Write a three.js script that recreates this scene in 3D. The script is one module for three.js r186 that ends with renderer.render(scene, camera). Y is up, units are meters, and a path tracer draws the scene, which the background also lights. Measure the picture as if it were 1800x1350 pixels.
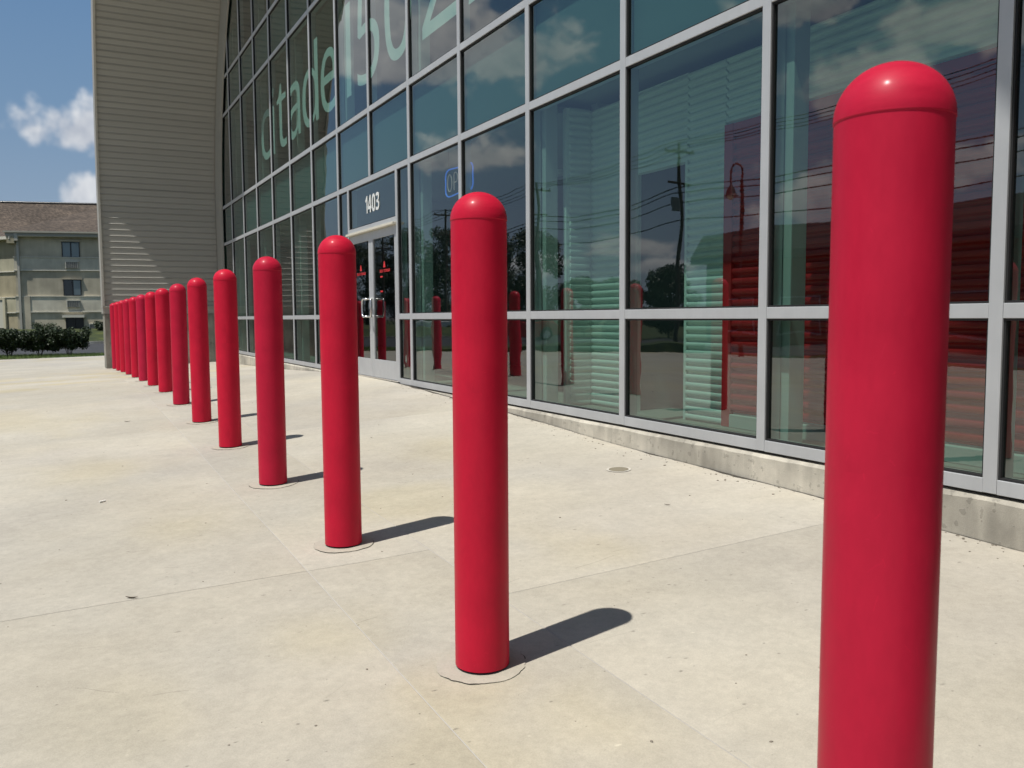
import * as THREE from 'three';
import { mergeGeometries } from 'three/addons/utils/BufferGeometryUtils.js';
import { FontLoader } from 'three/addons/loaders/FontLoader.js';
import { TextGeometry } from 'three/addons/geometries/TextGeometry.js';
import { RoundedBoxGeometry } from 'three/addons/geometries/RoundedBoxGeometry.js';

// ---------------------------------------------------------------- camera, sky, sun, exposure
const scene = new THREE.Scene();
const renderer = new THREE.WebGLRenderer({ antialias: true });
renderer.toneMapping = THREE.LinearToneMapping;
renderer.toneMappingExposure = 1.0;
renderer.shadowMap.enabled = true;

const EYE = 1.36;
const camera = new THREE.PerspectiveCamera(47.74, 4 / 3, 0.05, 900);
camera.position.set(0, EYE, 0);
camera.rotation.set(-0.07748, -0.47996, -0.00673, 'YXZ');
camera.focus = 4.6;
camera.userData.fStop = 9;

const SUN = new THREE.Vector3(-0.402, 1, 0.085).normalize();   // towards the sun
const sun = new THREE.DirectionalLight(new THREE.Color(1, 0.965, 0.9), 5);
sun.position.copy(SUN).multiplyScalar(80).add(new THREE.Vector3(0, 0, -15));
sun.target.position.set(0, 0, -15);
sun.castShadow = true;
sun.shadow.radius = 1;
sun.shadow.mapSize.set(4096, 4096);
Object.assign(sun.shadow.camera, { left: -60, right: 60, top: 60, bottom: -60, near: 1, far: 220 });
scene.add(sun, sun.target);

function rng(seed) { let s = seed | 0; return () => { s = (s + 0x6d2b79f5) | 0; let t = Math.imul(s ^ (s >>> 15), 1 | s); t = (t + Math.imul(t ^ (t >>> 7), 61 | t)) ^ t; return ((t ^ (t >>> 14)) >>> 0) / 4294967296; }; }
const hash = (x, y) => { let h = Math.imul(x, 374761393) + Math.imul(y, 668265263); h = Math.imul(h ^ (h >>> 13), 1274126177); return ((h ^ (h >>> 16)) >>> 0) / 4294967296; };
function vnoise(x, y, period = 0) {            // value noise, optionally tiling
  const ix = Math.floor(x), iy = Math.floor(y), fx = x - ix, fy = y - iy, w = (i) => (period ? ((i % period) + period) % period : i);
  const u = fx * fx * (3 - 2 * fx), v = fy * fy * (3 - 2 * fy), a = w(ix), b = w(ix + 1), c = w(iy), d = w(iy + 1);
  const p = hash(a, c), q = hash(b, c), r = hash(a, d), s = hash(b, d);
  return p + (q - p) * u + (r - p) * v + (p - q - r + s) * u * v;
}
function fbm(x, y, oct = 5, period = 0) { let s = 0, a = 0.5, n = 0; for (let i = 0; i < oct; i++) { s += a * vnoise(x + i * 17, y + i * 31, period); n += a; a *= 0.5; x *= 2; y *= 2; period *= 2; } return s / n; }
const clamp = THREE.MathUtils.clamp, lerp = THREE.MathUtils.lerp, sstep = THREE.MathUtils.smoothstep;

{ // the sky: blue air with fair-weather cumulus all round
  const W = 4096, H = 2048, data = new Float32Array(W * H * 4), R = rng(11);
  const stops = [[0, 0.36, 0.43, 0.5], [5, 0.275, 0.37, 0.49], [12, 0.18, 0.295, 0.455], [22, 0.112, 0.225, 0.415], [45, 0.075, 0.172, 0.36], [90, 0.06, 0.14, 0.31]];
  for (let row = 0; row < H; row++) {
    const el = ((row + 0.5) / H - 0.5) * 180;
    let c = [0.2, 0.2, 0.2];
    if (el > 0) { let k = 1; while (stops[k][0] < el) k++; const a = stops[k - 1], b = stops[k], t = (el - a[0]) / (b[0] - a[0]); c = [1, 2, 3].map((j) => lerp(a[j], b[j], t)); }
    for (let col = 0; col < W; col++) { const o = (row * W + col) * 4; data[o] = c[0]; data[o + 1] = c[1]; data[o + 2] = c[2]; data[o + 3] = 1; }
  }
  const clouds = [];                            // azimuth from -z towards +x, elevation of the centre, half width, half height (degrees), seed
  clouds.push([2.2, 10.9, 4.2, 2.3, 211], [2.9, 7.2, 2.3, 1.75, 94], [-9, 8.2, 4.5, 1.8, 15], [12, 12, 6, 2.6, 21]);
  for (let k = 0; k < 150; k++) {
    const el = 3 + 42 * Math.pow(R(), 1.25), size = (2.4 + 5 * R()) * (0.55 + el / 32);
    const az = -180 + 360 * ((k * 61) % 150 + R()) / 150;
    if (Math.abs(az) < 9 && el < 30) continue;
    clouds.push([az, el, size, size * (0.32 + 0.2 * R()), 30 + k * 7]);
  }
  for (const [az, el, hw, hh, seed] of clouds) {
    const kx = 1 / Math.cos(el * Math.PI / 180), r0 = Math.max(0, Math.floor(((el - hh * 1.9) / 180 + 0.5) * H)), r1 = Math.min(H - 1, Math.ceil(((el + hh * 2.1) / 180 + 0.5) * H));
    for (let row = r0; row <= r1; row++) {
      const e = ((row + 0.5) / H - 0.5) * 180;
      if (e < 0.5) continue;
      const c0 = Math.floor(((az - 90 - hw * 1.7 * kx) / 360 + 0.5) * W), c1 = Math.ceil(((az - 90 + hw * 1.7 * kx) / 360 + 0.5) * W);
      for (let col = c0; col <= c1; col++) {
        const a = ((col + 0.5) / W - 0.5) * 360 + 90;
        const x = (a - az) / (hw * kx), y = (e - el) / hh, q = hw / 4.2;
        const n = fbm(x * 2.1 * q + seed, y * 1.1 * q + seed * 1.7, 6), wob = fbm(x * 5 * q + seed * 3, y * 2.6 * q - seed, 5);
        const yy = y < 0 ? y * 1.55 : y;
        let d = 0.98 - Math.sqrt(x * x + yy * yy) + (n - 0.5) * 1.5 + (wob - 0.5) * 0.4;
        const alpha = sstep(d, 0.0, 0.5) * sstep(e, 0.5, 4);
        if (alpha <= 0) continue;
        const lit = clamp(0.55 + 0.34 * y + (n - 0.5) * 0.9 + (wob - 0.5) * 0.9 - 0.15 * d, 0, 1), o = (row * W + ((col % W) + W) % W) * 4;
        const cc = [lerp(0.4, 0.86, lit), lerp(0.44, 0.87, lit), lerp(0.52, 0.88, lit)];
        for (let j = 0; j < 3; j++) data[o + j] = lerp(data[o + j], cc[j], alpha * 0.94);
      }
    }
  }
  const t = new THREE.DataTexture(data, W, H, THREE.RGBAFormat, THREE.FloatType);
  t.mapping = THREE.EquirectangularReflectionMapping; t.magFilter = THREE.LinearFilter; t.needsUpdate = true;
  scene.background = t; scene.environment = t;
}

// ---------------------------------------------------------------- helpers
const taken = {};
const numbered = (n) => { const k = taken[n] = (taken[n] ?? -1) + 1; return k ? n + '_' + String(k).padStart(3, '0') : n; };
function tag(o, label, category, group, kind) { o.userData.label = label; if (category) o.userData.category = category; if (group) o.userData.group = group; if (kind) o.userData.kind = kind; return o; }
function thing(name, label, category, [x, y, z] = [0, 0, 0], turn = 0, group) { const o = new THREE.Group(); o.name = numbered(name); o.position.set(x, y, z); o.rotation.y = turn; tag(o, label, category, group); scene.add(o); return o; }
function part(name, geo, mat, parent, pos) { const m = new THREE.Mesh(geo, mat); m.name = parent ? name : numbered(name); m.castShadow = m.receiveShadow = true; if (pos) m.position.set(...pos); (parent ?? scene).add(m); return m; }
function structure(name, geo, mat, label) { const m = part(name, geo, mat); tag(m, label, null, null, 'structure'); return m; }
function metreUV(g, ox = 0, oy = 0) {          // uv in metres from the dominant axis of the normal
  const p = g.attributes.position, n = g.attributes.normal, uv = new Float32Array(p.count * 2);
  for (let i = 0; i < p.count; i++) {
    const ax = Math.abs(n.getX(i)), ay = Math.abs(n.getY(i)), az = Math.abs(n.getZ(i));
    uv[2 * i] = (ax >= ay && ax >= az ? p.getZ(i) : p.getX(i)) + ox; uv[2 * i + 1] = (ay > ax && ay > az ? p.getZ(i) : p.getY(i)) + oy;
  }
  g.setAttribute('uv', new THREE.BufferAttribute(uv, 2)); return g;
}
const box = (x0, x1, y0, y1, z0, z1) => { const g = new THREE.BoxGeometry(x1 - x0, y1 - y0, z1 - z0); g.translate((x0 + x1) / 2, (y0 + y1) / 2, (z0 + z1) / 2); return metreUV(g); };
const rbox = (x0, x1, y0, y1, z0, z1, r = 0.004) => { const g = new RoundedBoxGeometry(Math.abs(x1 - x0), Math.abs(y1 - y0), Math.abs(z1 - z0), 1, r); g.translate((x0 + x1) / 2, (y0 + y1) / 2, (z0 + z1) / 2); return metreUV(g, x0 * 3.7 + z0, y0); };
const tube = (pts, r, n = 8, seg = 24, closed = false) => new THREE.TubeGeometry(new THREE.CatmullRomCurve3(pts.map((p) => new THREE.Vector3(...p)), closed, 'centripetal'), seg, r, n, closed);
const merge = (list) => mergeGeometries(list.map((g) => { const h = g.index ? g.toNonIndexed() : g.clone(); for (const k of Object.keys(h.attributes)) if (!['position', 'normal', 'uv'].includes(k)) h.deleteAttribute(k); return h; }));
const lin = (r, g, b) => new THREE.Color().setRGB(r, g, b);
const std = (r, g, b, o = {}) => new THREE.MeshStandardMaterial({ color: lin(r, g, b), roughness: 0.7, ...o });

function texture(size, fn, srgb = true) {       // fn(u, v) -> [r, g, b] in 0..1
  const d = new Uint8Array(size * size * 4);
  for (let y = 0; y < size; y++) for (let x = 0; x < size; x++) { const c = fn(x, y), o = (y * size + x) * 4; d[o] = clamp(c[0], 0, 1) * 255; d[o + 1] = clamp(c[1], 0, 1) * 255; d[o + 2] = clamp(c[2], 0, 1) * 255; d[o + 3] = 255; }
  const t = new THREE.DataTexture(d, size, size); t.wrapS = t.wrapT = THREE.RepeatWrapping; t.magFilter = THREE.LinearFilter; t.minFilter = THREE.LinearMipmapLinearFilter;
  if (srgb) t.colorSpace = THREE.SRGBColorSpace; t.needsUpdate = true; return t;
}
const scaled = (t, metres) => { const c = t.clone(); c.repeat.set(1 / metres, 1 / metres); c.needsUpdate = true; return c; };

// ---------------------------------------------------------------- surface textures
const N = 2048;
const slabMix = new Float32Array(N * N), slabPit = new Float32Array(N * N);
{ const R = rng(5);
  for (let y = 0; y < N; y++) for (let x = 0; x < N; x++) {
    const u = x / N, v = y / N;
    const cloud = fbm(u * 6, v * 6, 5, 6), broom = fbm(u * 32, v * 64, 4, 0), grain = hash(x, y), mottled = fbm(u * 48, v * 48, 4, 48);
    slabMix[y * N + x] = (cloud - 0.5) * 0.1 + (broom - 0.5) * 0.035 + (mottled - 0.5) * 0.04 + (fbm(u * 220, v * 220, 3, 220) - 0.5) * 0.065 + (grain - 0.5) * 0.07;
  }
  for (let k = 0; k < 1500; k++) {              // specks, pits and small dark bits
    const cx = R() * N, cy = R() * N, rad = 0.7 + 2.6 * Math.pow(R(), 4), dark = (R() < 0.8 ? 1 : -0.5) * (0.06 + 0.26 * R()), ex = 1 + 1.5 * R();
    for (let j = -8; j <= 8; j++) for (let i = -8; i <= 8; i++) { const q = Math.hypot(i / ex, j) / rad; if (q < 1) { const o = (((cy + j) & (N - 1)) * N) + ((cx + i) & (N - 1)); slabPit[o] = Math.max(slabPit[o], (1 - q) * Math.abs(dark)) * Math.sign(dark) || dark * (1 - q); } }
  }
  for (let k = 0; k < 60; k++) {               // scuffs: short faint lines
    let px = R() * N, py = R() * N, a = (R() - 0.5) * 1.2, len = 20 + R() * 90, dark = 0.04 + 0.08 * R();
    for (let s = 0; s < len; s++) { px += Math.cos(a); py += Math.sin(a); a += (R() - 0.5) * 0.08; const o = ((py & (N - 1)) * N) + (px & (N - 1)); slabPit[o] += dark; slabPit[(((py + 1) & (N - 1)) * N) + (px & (N - 1))] += dark * 0.5; }
  } }
const slabMap = texture(N, (x, y) => { const m = slabMix[y * N + x] - slabPit[y * N + x], warm = fbm(x / N * 9, y / N * 9, 3, 9); const b = 0.86 + m; return [b, b * (0.985 - 0.012 * warm), b * (0.94 - 0.035 * warm)]; });
const slabBump = texture(N, (x, y) => { const b = 0.6 + slabMix[y * N + x] * 0.8 - slabPit[y * N + x] * 1.2; return [b, b, b]; }, false);
const wallMap = texture(1024, (x, y) => { const u = x / 1024, v = y / 1024; const m = (fbm(u * 8, v * 8, 6, 8) - 0.5) * 0.4 + (fbm(u * 40, v * 5, 4, 0) - 0.5) * 0.16 + (hash(x, y) - 0.5) * 0.06 + (fbm(u * 64, v * 64, 3, 64) > 0.72 ? -0.08 : 0); const b = 0.84 + m; return [b, b * 0.99, b * 0.955]; });
const stuccoMap = texture(512, (x, y) => { const u = x / 512, v = y / 512; const b = 0.88 + (fbm(u * 6, v * 6, 6, 6) - 0.5) * 0.26 + (fbm(u * 24, v * 3, 3, 0) - 0.5) * 0.1; return [b, b, b * 0.985]; });
const shingleMap = texture(1024, (x, y) => { const row = Math.floor(y / 16), cell = Math.floor((x + (row % 2) * 21 + hash(row, 3) * 30) / 34); const b = 0.7 + (hash(cell, row) - 0.5) * 0.26 + (hash(x, y) - 0.5) * 0.1 + (fbm(x / 1024 * 6, y / 1024 * 6, 4, 6) - 0.5) * 0.25 - (y % 16 < 2 ? 0.16 : 0); return [b, b * 0.95, b * 0.9]; });
const asphaltMap = texture(512, (x, y) => { const b = 0.75 + (hash(x, y) - 0.5) * 0.4 + (fbm(x / 512 * 8, y / 512 * 8, 4, 8) - 0.5) * 0.35; return [b, b, b]; });
const grassMap = texture(512, (x, y) => { const n = fbm(x / 512 * 10, y / 512 * 10, 5, 10), g = hash(x, y); const b = 0.6 + (n - 0.5) * 0.6 + (g - 0.5) * 0.4; return [b * (0.86 + 0.3 * n), b, b * 0.7]; });
const redMix = (x, y) => { const u = x / 512, v = y / 512; return (fbm(u * 6, v * 8, 5, 0) - 0.5) * 0.16 + (fbm(u * 70, v * 40, 3, 0) - 0.5) * 0.06; };
const scuff = new Float32Array(512 * 512); { const R = rng(8); for (let k = 0; k < 70; k++) { let px = R() * 512, py = R() * 512, a = R() * 6.3, len = 3 + 26 * R() * R(), d = 0.05 + 0.16 * R(); for (let q = 0; q < len; q++) { px += Math.cos(a); py += Math.sin(a); a += (R() - 0.5) * 0.2; scuff[((py & 511) << 9) + (px & 511)] = d; } } }
const redMap = texture(512, (x, y) => { const b = 0.93 + redMix(x, y) * 0.6, d = scuff[y * 512 + x]; return [b + d * 0.4, b + d * 2.2, b + d * 2]; });
const redRough = texture(512, (x, y) => { const b = 0.72 + redMix(x, y) * 2.2 + scuff[y * 512 + x]; return [b, b, b]; }, false);
redMap.repeat.set(1, 1.6); redRough.repeat.set(1, 1.6);
const frameMap = texture(512, (x, y) => { const u = x / 512, v = y / 512; const b = 0.93 + (fbm(u * 7, v * 7, 5, 7) - 0.5) * 0.06 + (fbm(u * 60, v * 6, 3, 0) - 0.5) * 0.02; return [b, b, b * 0.99]; });
const waveMap = texture(256, (x, y) => { const b = fbm(x / 256 * 3, y / 256 * 3, 2, 3); return [b, b, b]; }, false);
const leafMap = texture(64, (x, y) => { const b = 0.8 + (hash(x, y) - 0.5) * 0.3; return [b, b, b]; });

const M = {
  slab: new THREE.MeshStandardMaterial({ color: lin(0.62, 0.598, 0.562), map: scaled(slabMap, 5.4), bumpMap: scaled(slabBump, 5.4), bumpScale: 0.004, roughness: 0.86, vertexColors: true }),
  joint: std(0.46, 0.445, 0.42, { roughness: 0.95 }),
  footing: new THREE.MeshStandardMaterial({ color: lin(0.565, 0.548, 0.515), map: scaled(slabMap, 1.1), bumpMap: scaled(slabBump, 1.7), bumpScale: 0.003, roughness: 0.9 }),
  crack: std(0.07, 0.062, 0.05, { roughness: 1 }),
  curb: new THREE.MeshStandardMaterial({ color: lin(0.62, 0.59, 0.535), map: scaled(wallMap, 2.2), bumpMap: scaled(wallMap, 2.2), bumpScale: 0.006, roughness: 0.9 }),
  plinth: new THREE.MeshStandardMaterial({ color: lin(0.36, 0.35, 0.315), map: scaled(wallMap, 3.1), bumpMap: scaled(wallMap, 3.1), bumpScale: 0.006, roughness: 0.9 }),
  red: new THREE.MeshPhysicalMaterial({ color: lin(0.55, 0.0085, 0.036), map: redMap, roughnessMap: redRough, roughness: 0.7, specularIntensity: 0.26, clearcoat: 0.09, clearcoatRoughness: 0.2 }),
  pipe: std(0.02, 0.018, 0.016, { roughness: 0.8 }),
  frame: new THREE.MeshStandardMaterial({ color: lin(0.54, 0.555, 0.58), map: scaled(frameMap, 1.3), roughness: 0.42, metalness: 0.15 }),
  gasket: std(0.012, 0.012, 0.013, { roughness: 0.7 }),
  glass: new THREE.MeshPhysicalMaterial({ color: lin(0.44, 0.625, 0.56), roughness: 0, metalness: 0, transmission: 1, thickness: 0, ior: 2.1, bumpMap: waveMap, bumpScale: 0.0012 }),
  doorGlass: new THREE.MeshPhysicalMaterial({ color: lin(0.2, 0.24, 0.24), roughness: 0, metalness: 0, transmission: 1, thickness: 0, ior: 1.6 }),
  clearGlass: new THREE.MeshPhysicalMaterial({ color: lin(0.7, 0.75, 0.75), roughness: 0, metalness: 0, transmission: 1, thickness: 0, ior: 1.6 }),
  spandrel: std(0.15, 0.21, 0.225, { roughness: 0.8 }),
  vinyl: std(0.78, 0.78, 0.8, { roughness: 0.8 }),
  white: std(0.72, 0.74, 0.72, { roughness: 0.5 }),
  post: std(0.48, 0.49, 0.48, { roughness: 0.5 }),
  redSlat: std(0.5, 0.014, 0.016, { roughness: 0.4 }),
  siding: new THREE.MeshStandardMaterial({ color: lin(0.325, 0.315, 0.278), roughness: 0.55 }),
  trim: new THREE.MeshStandardMaterial({ color: lin(0.42, 0.4, 0.35), roughness: 0.5, metalness: 0.1 }),
  room: std(0.3, 0.3, 0.295, { roughness: 0.9 }),
  roomDark: std(0.24, 0.24, 0.25, { roughness: 0.9 }),
  roomFloor: std(0.26, 0.25, 0.23, { roughness: 0.7 }),
  chrome: std(0.7, 0.7, 0.69, { roughness: 0.25, metalness: 0.9 }),
  asphalt: new THREE.MeshStandardMaterial({ color: lin(0.075, 0.076, 0.08), map: scaled(asphaltMap, 4), roughness: 0.95 }),
  grass: new THREE.MeshStandardMaterial({ color: lin(0.11, 0.15, 0.045), map: scaled(grassMap, 5), roughness: 1 }),
};

// ---------------------------------------------------------------- the ground
const FX = 4.127;                               // front face of the curtain wall's frames
const GB = [[40, 0], [6, 0.03], [-1.05, 0.05], [-2.8, 0.085], [-4.55, 0.13], [-6.3, 0.165], [-8.05, 0.208], [-9.8, 0.25], [-11.55, 0.288], [-13.3, 0.322], [-15.05, 0.29], [-16.8, 0.257], [-18.55, 0.214], [-20.3, 0.174], [-22.05, 0.135], [-23.8, 0.075], [-25.6, 0.03], [-32, -0.01], [-80, -0.02]];
const GF = [[40, 0.1], [2, 0.15], [-2.6, 0.2], [-3.8, 0.237], [-6, 0.278], [-7.6, 0.353], [-9.6, 0.41], [-11.3, 0.455], [-13.6, 0.462], [-15.4, 0.4], [-17.9, 0.313], [-22.6, 0.19], [-26, 0.13], [-80, 0.05]];
const table = (T, z) => { let k = 1; while (k < T.length - 1 && T[k][0] > z) k++; const a = T[k - 1], b = T[k]; let t = clamp((z - a[0]) / (b[0] - a[0]), 0, 1); return lerp(a[1], b[1], t); };
const soft = (T, z) => (table(T, z - 0.6) + table(T, z - 0.3) + table(T, z) + table(T, z + 0.3) + table(T, z + 0.6)) / 5;
function G(x, z) {
  const b = soft(GB, z);
  if (x >= 1.33) return lerp(b, soft(GF, z), clamp((x - 1.33) / (4.1 - 1.33), 0, 1.1));
  const d = 1.33 - x;
  return lerp(b, 0.06, sstep(d, 0, 9)) - 0.02 * Math.min(d, 4.5) - 0.031 * Math.max(0, d - 4.5);
}
const RS = rng(77);
const STAINS = [[1.12, -2.62, 0.2, 0.12], [0.98, -2.2, 0.26, 0.11], [1.5, -2.25, 0.2, 0.08], [2.45, -3.75, 0.34, 0.1], [0.86, -3.3, 0.25, 0.1], [2.0, -5.2, 0.4, 0.12], [0.3, -7.5, 0.6, 0.09], [-0.5, -11, 0.9, 0.09], [0.6, -5.4, 0.35, 0.08], [2.9, -6.6, 0.45, 0.1], [0.1, -3.0, 0.3, 0.07]];   // rusty yellow marks
function groundPatch(x0, x1, z0, z1, step, drop, edge, tint) {   // a sheet that follows the ground, with rolled edges
  const nx = Math.max(1, Math.round((x1 - x0) / step)), nz = Math.max(1, Math.round((z1 - z0) / step));
  const xs = [x0], zs = [z0];
  if (edge) { xs.push(x0 + edge); zs.push(z0 + edge); }
  for (let i = 1; i < nx; i++) xs.push(lerp(x0, x1, i / nx));
  for (let i = 1; i < nz; i++) zs.push(lerp(z0, z1, i / nz));
  if (edge) { xs.push(x1 - edge); zs.push(z1 - edge); }
  xs.push(x1); zs.push(z1);
  const P = [], U = [], C = [], I = [], ox = RS() * 5, oz = RS() * 5;
  zs.forEach((z, j) => xs.forEach((x, i) => {
    const rim = edge && (i === 0 || j === 0 || i === xs.length - 1 || j === zs.length - 1);
    P.push(x, G(x, z) - drop - (rim ? 0.002 : 0), z); U.push(x + ox, z + oz);
    const s = fbm(x * 0.55 + 40, z * 0.4 + 11, 4), s2 = fbm(x * 1.7 + 9, z * 1.3 + 77, 4), s3 = fbm(x * 0.23 + 3, z * 0.2 + 5, 3);
    let rust = sstep(s2, 0.47, 0.68) * 0.2 * sstep(s3, 0.42, 0.58); const grey = sstep(s, 0.46, 0.7) * 0.07, base = tint * (0.97 + (s3 - 0.5) * 0.09);
    let mark = 0; for (const [sx, sz, sr, sa] of STAINS) mark = Math.max(mark, sa * sstep(1.25 - Math.hypot(x - sx, (z - sz) * 0.8) / sr + (s2 - 0.5) * 1.6, 0, 0.8));
    rust = Math.max(rust, mark);
    C.push(base * (1 - grey), base * (1 - grey - rust * 0.22), base * (1 - grey * 0.6 - rust));
  }));
  const w = xs.length;
  for (let j = 0; j < zs.length - 1; j++) for (let i = 0; i < w - 1; i++) { const a = j * w + i; I.push(a, a + w, a + 1, a + 1, a + w, a + w + 1); }
  const g = new THREE.BufferGeometry(); g.setAttribute('position', new THREE.Float32BufferAttribute(P, 3)); g.setAttribute('uv', new THREE.Float32BufferAttribute(U, 2)); g.setAttribute('color', new THREE.Float32BufferAttribute(C, 3)); g.setIndex(I); g.computeVertexNormals(); return g;
}
const pave = new THREE.Group(); pave.name = 'concrete_pavement'; tag(pave, 'pale sunlit concrete forecourt with thin joints', null, null, 'structure'); scene.add(pave);
part('joint_bed', groundPatch(-22.3, 4.13, -36.2, 12, 0.22, 0.003, 0, 0.8), M.joint, pave);
const gap = 0.0016;
const rowsL = [11.4, 6.2, 1.0, -4.2, -9.4, -14.6, -19.8, -25, -30.2, -36], colsL = [-22, -14.6, -9.36, -4.16, 1.04];
for (let j = 0; j < rowsL.length - 1; j++) for (let i = 0; i < 4; i++) part('slab', groundPatch(colsL[i] + gap, colsL[i + 1] - gap, rowsL[j + 1] + gap, rowsL[j] - gap, i >= 3 ? 0.13 : i === 2 ? 0.22 : 0.6, 0, 0.006, 0.97 + RS() * 0.05), M.slab, pave);
for (let j = 0; j < rowsL.length - 1; j++) part('slab', groundPatch(1.04 + gap, 1.69 - gap, rowsL[j + 1] + gap, rowsL[j] - gap, 0.2, 0, 0.006, 0.97 + RS() * 0.05), M.slab, pave);
const rowsR = [11.4, 6.9, 1.75, -3.4, -8.55, -11.2, -13.75, -18.9, -24.05, -29.2, -36];
for (let j = 0; j < rowsR.length - 1; j++) part('slab', groundPatch(1.69 + gap, 4.125, rowsR[j + 1] + gap, rowsR[j] - gap, 0.2, 0, 0.006, 0.98 + RS() * 0.05), M.slab, pave);

// land beyond the forecourt
const flat = (x0, x1, z0, z1, y, thick = 0.6) => box(x0, x1, y - thick, y, z0, z1);
structure('lawn', flat(-400, 400, -500, 300, -0.78, 1), M.grass, 'wide grassy ground round the buildings');
structure('grass_strip', flat(-22, 6, -39.7, -36.05, -0.045), M.grass, 'narrow grass strip under the hedge');
structure('driveway', flat(-22, 40, -58, -39.72, -0.1), M.asphalt, 'dark asphalt driveway beyond the hedge');
structure('kerb', flat(-22, 40, -58.22, -58, 0.05), M.curb, 'low concrete kerb along the far lawn');
{ const g = new THREE.PlaneGeometry(70, 22, 20, 12); g.rotateX(-Math.PI / 2); const p = g.attributes.position; for (let i = 0; i < p.count; i++) { const z = p.getZ(i) - 69.2; p.setXYZ(i, p.getX(i) + 13, 0.03 + sstep(-z, 58, 74) * 0.62, z); } g.computeVertexNormals(); structure('lawn_bank', metreUV(g), M.grass, 'green lawn rising to the tan building'); }
structure('street', flat(-41, -26, -400, 200, -0.7), M.asphalt, 'asphalt street in front of the forecourt');
structure('parking_lot', flat(-25.9, -22.4, -400, 200, -0.72), M.grass, 'grass verge along the street');

// ---------------------------------------------------------------- red bollards
{
  const r = 0.099, top = 1.797, capR = 0.1002, order = ['nearest', 'second', 'third', 'fourth', 'fifth', 'sixth', 'seventh', 'eighth', 'ninth', 'tenth', 'eleventh', 'twelfth', 'thirteenth', 'fourteenth', 'farthest'];
  const reds = [[1.1, 1], [1.0, 1.1], [1.14, 1], [1.02, 1.35]].map(([a, b]) => { const m = M.red.clone(); m.color.setRGB(0.56 * a, 0.0115 * b, 0.042 * b); return m; });
  const R = rng(3);
  const capPts = []; const capH = 0.102;
  capPts.push(new THREE.Vector2(capR - 0.003, 0), new THREE.Vector2(capR, 0.0012), new THREE.Vector2(capR, 0.004));
  for (let k = 0; k <= 18; k++) { const a = k / 18 * Math.PI / 2, e = 0.97; capPts.push(new THREE.Vector2(Math.max(1e-4, capR * Math.pow(Math.cos(a), e)), 0.005 + (capH - 0.005) * Math.sin(a))); }
  const capGeo = new THREE.LatheGeometry(capPts, 56), sleeveGeo = new THREE.CylinderGeometry(r, r, 1, 56, 1, true), lipGeo = new THREE.TorusGeometry(r - 0.0025, 0.0025, 6, 56);
  lipGeo.rotateX(Math.PI / 2);
  const pipeGeo = new THREE.CylinderGeometry(0.085, 0.085, 0.05, 32);
  for (let k = 0; k < 15; k++) {
    const z = k ? -(0.89 + 1.483 * k) * 1.18 : -1.0715, x = k ? 1.3275 : 1.309, gy = G(x, z), bottom = gy + 0.013, seam = top - capH;
    const far = k === 14 ? 'farthest red bollard, beside the metal-clad wall' : k === 0 ? 'nearest and largest red bollard, cut off by the bottom edge' : `red bollard with domed cap, ${order[k]} from the camera in the row`;
    const b = thing('bollard', far, 'bollard', [x, gy, z], 0, 'red bollards in front of the glass wall');
    b.rotation.set((R() - 0.5) * 0.008, 0, (R() - 0.5) * 0.008); const red = reds[[1, 0, 0, 1, 2, 0, 1, 0, 2, 3, 0, 1, 0, 2, 1][k]];
    const s = part('sleeve', sleeveGeo, red, b, [0, (seam + bottom) / 2 - gy, 0]); s.scale.y = seam - bottom + 0.004;
    part('cap', capGeo, red, b, [0, seam - gy, 0]);
    part('sleeve_lip', lipGeo, red, b, [0, bottom - gy + 0.001, 0]);
    part('steel_pipe', pipeGeo, M.pipe, b, [0, 0.015, 0]);
    // the grout collar: an uneven disc set in the slab, with a hairline crack round part of it
    const n = 96, P = [0, 0.0045, 0], Q = [], I = [], J = [], rr = 0.158 + R() * 0.016, ph = R() * 9, U = [0, 0];
    for (let i = 0; i < n; i++) {
      const a = i / n * Math.PI * 2, w = rr * (1 + (fbm(Math.cos(a) * 2 + ph, Math.sin(a) * 2 + ph * 2, 4) - 0.5) * 0.17 + (fbm(a * 9 + ph, k * 3.3, 3) - 0.5) * 0.05 + (hash(i, k) - 0.5) * 0.016);
      const wx = x + Math.cos(a) * w, wz = z + Math.sin(a) * w, c = -0.004 + 0.0055 * sstep(fbm(Math.cos(a) * 2 + ph * 3, Math.sin(a) * 2, 3), 0.36, 0.5) + 0.007 * Math.max(0, fbm(a * 7, ph, 3) - 0.55) * 2;
      P.push(Math.cos(a) * w, G(wx, wz) - gy + 0.0042, Math.sin(a) * w); U.push(Math.cos(a) * w, Math.sin(a) * w); I.push(0, 1 + (i + 1) % n, 1 + i);
      Q.push(Math.cos(a) * (w - 0.004), G(wx, wz) - gy + 0.003, Math.sin(a) * (w - 0.004), Math.cos(a) * (w + c), G(wx, wz) - gy + 0.0026, Math.sin(a) * (w + c));
      const p = 2 * i, q = 2 * ((i + 1) % n); J.push(p, q, p + 1, p + 1, q, q + 1);
    }
    const mk = (pos, idx, uv) => { const g = new THREE.BufferGeometry(); g.setAttribute('position', new THREE.Float32BufferAttribute(pos, 3)); if (uv) g.setAttribute('uv', new THREE.Float32BufferAttribute(uv, 2)); g.setIndex(idx); g.computeVertexNormals(); return g; };
    const f = part('grout_collar', mk(P, I, U), M.footing, b); part('crack', mk(Q, J), M.crack, f);
    for (const c of b.children) if (c !== f) c.rotation.y = ph;
  }
}

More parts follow.
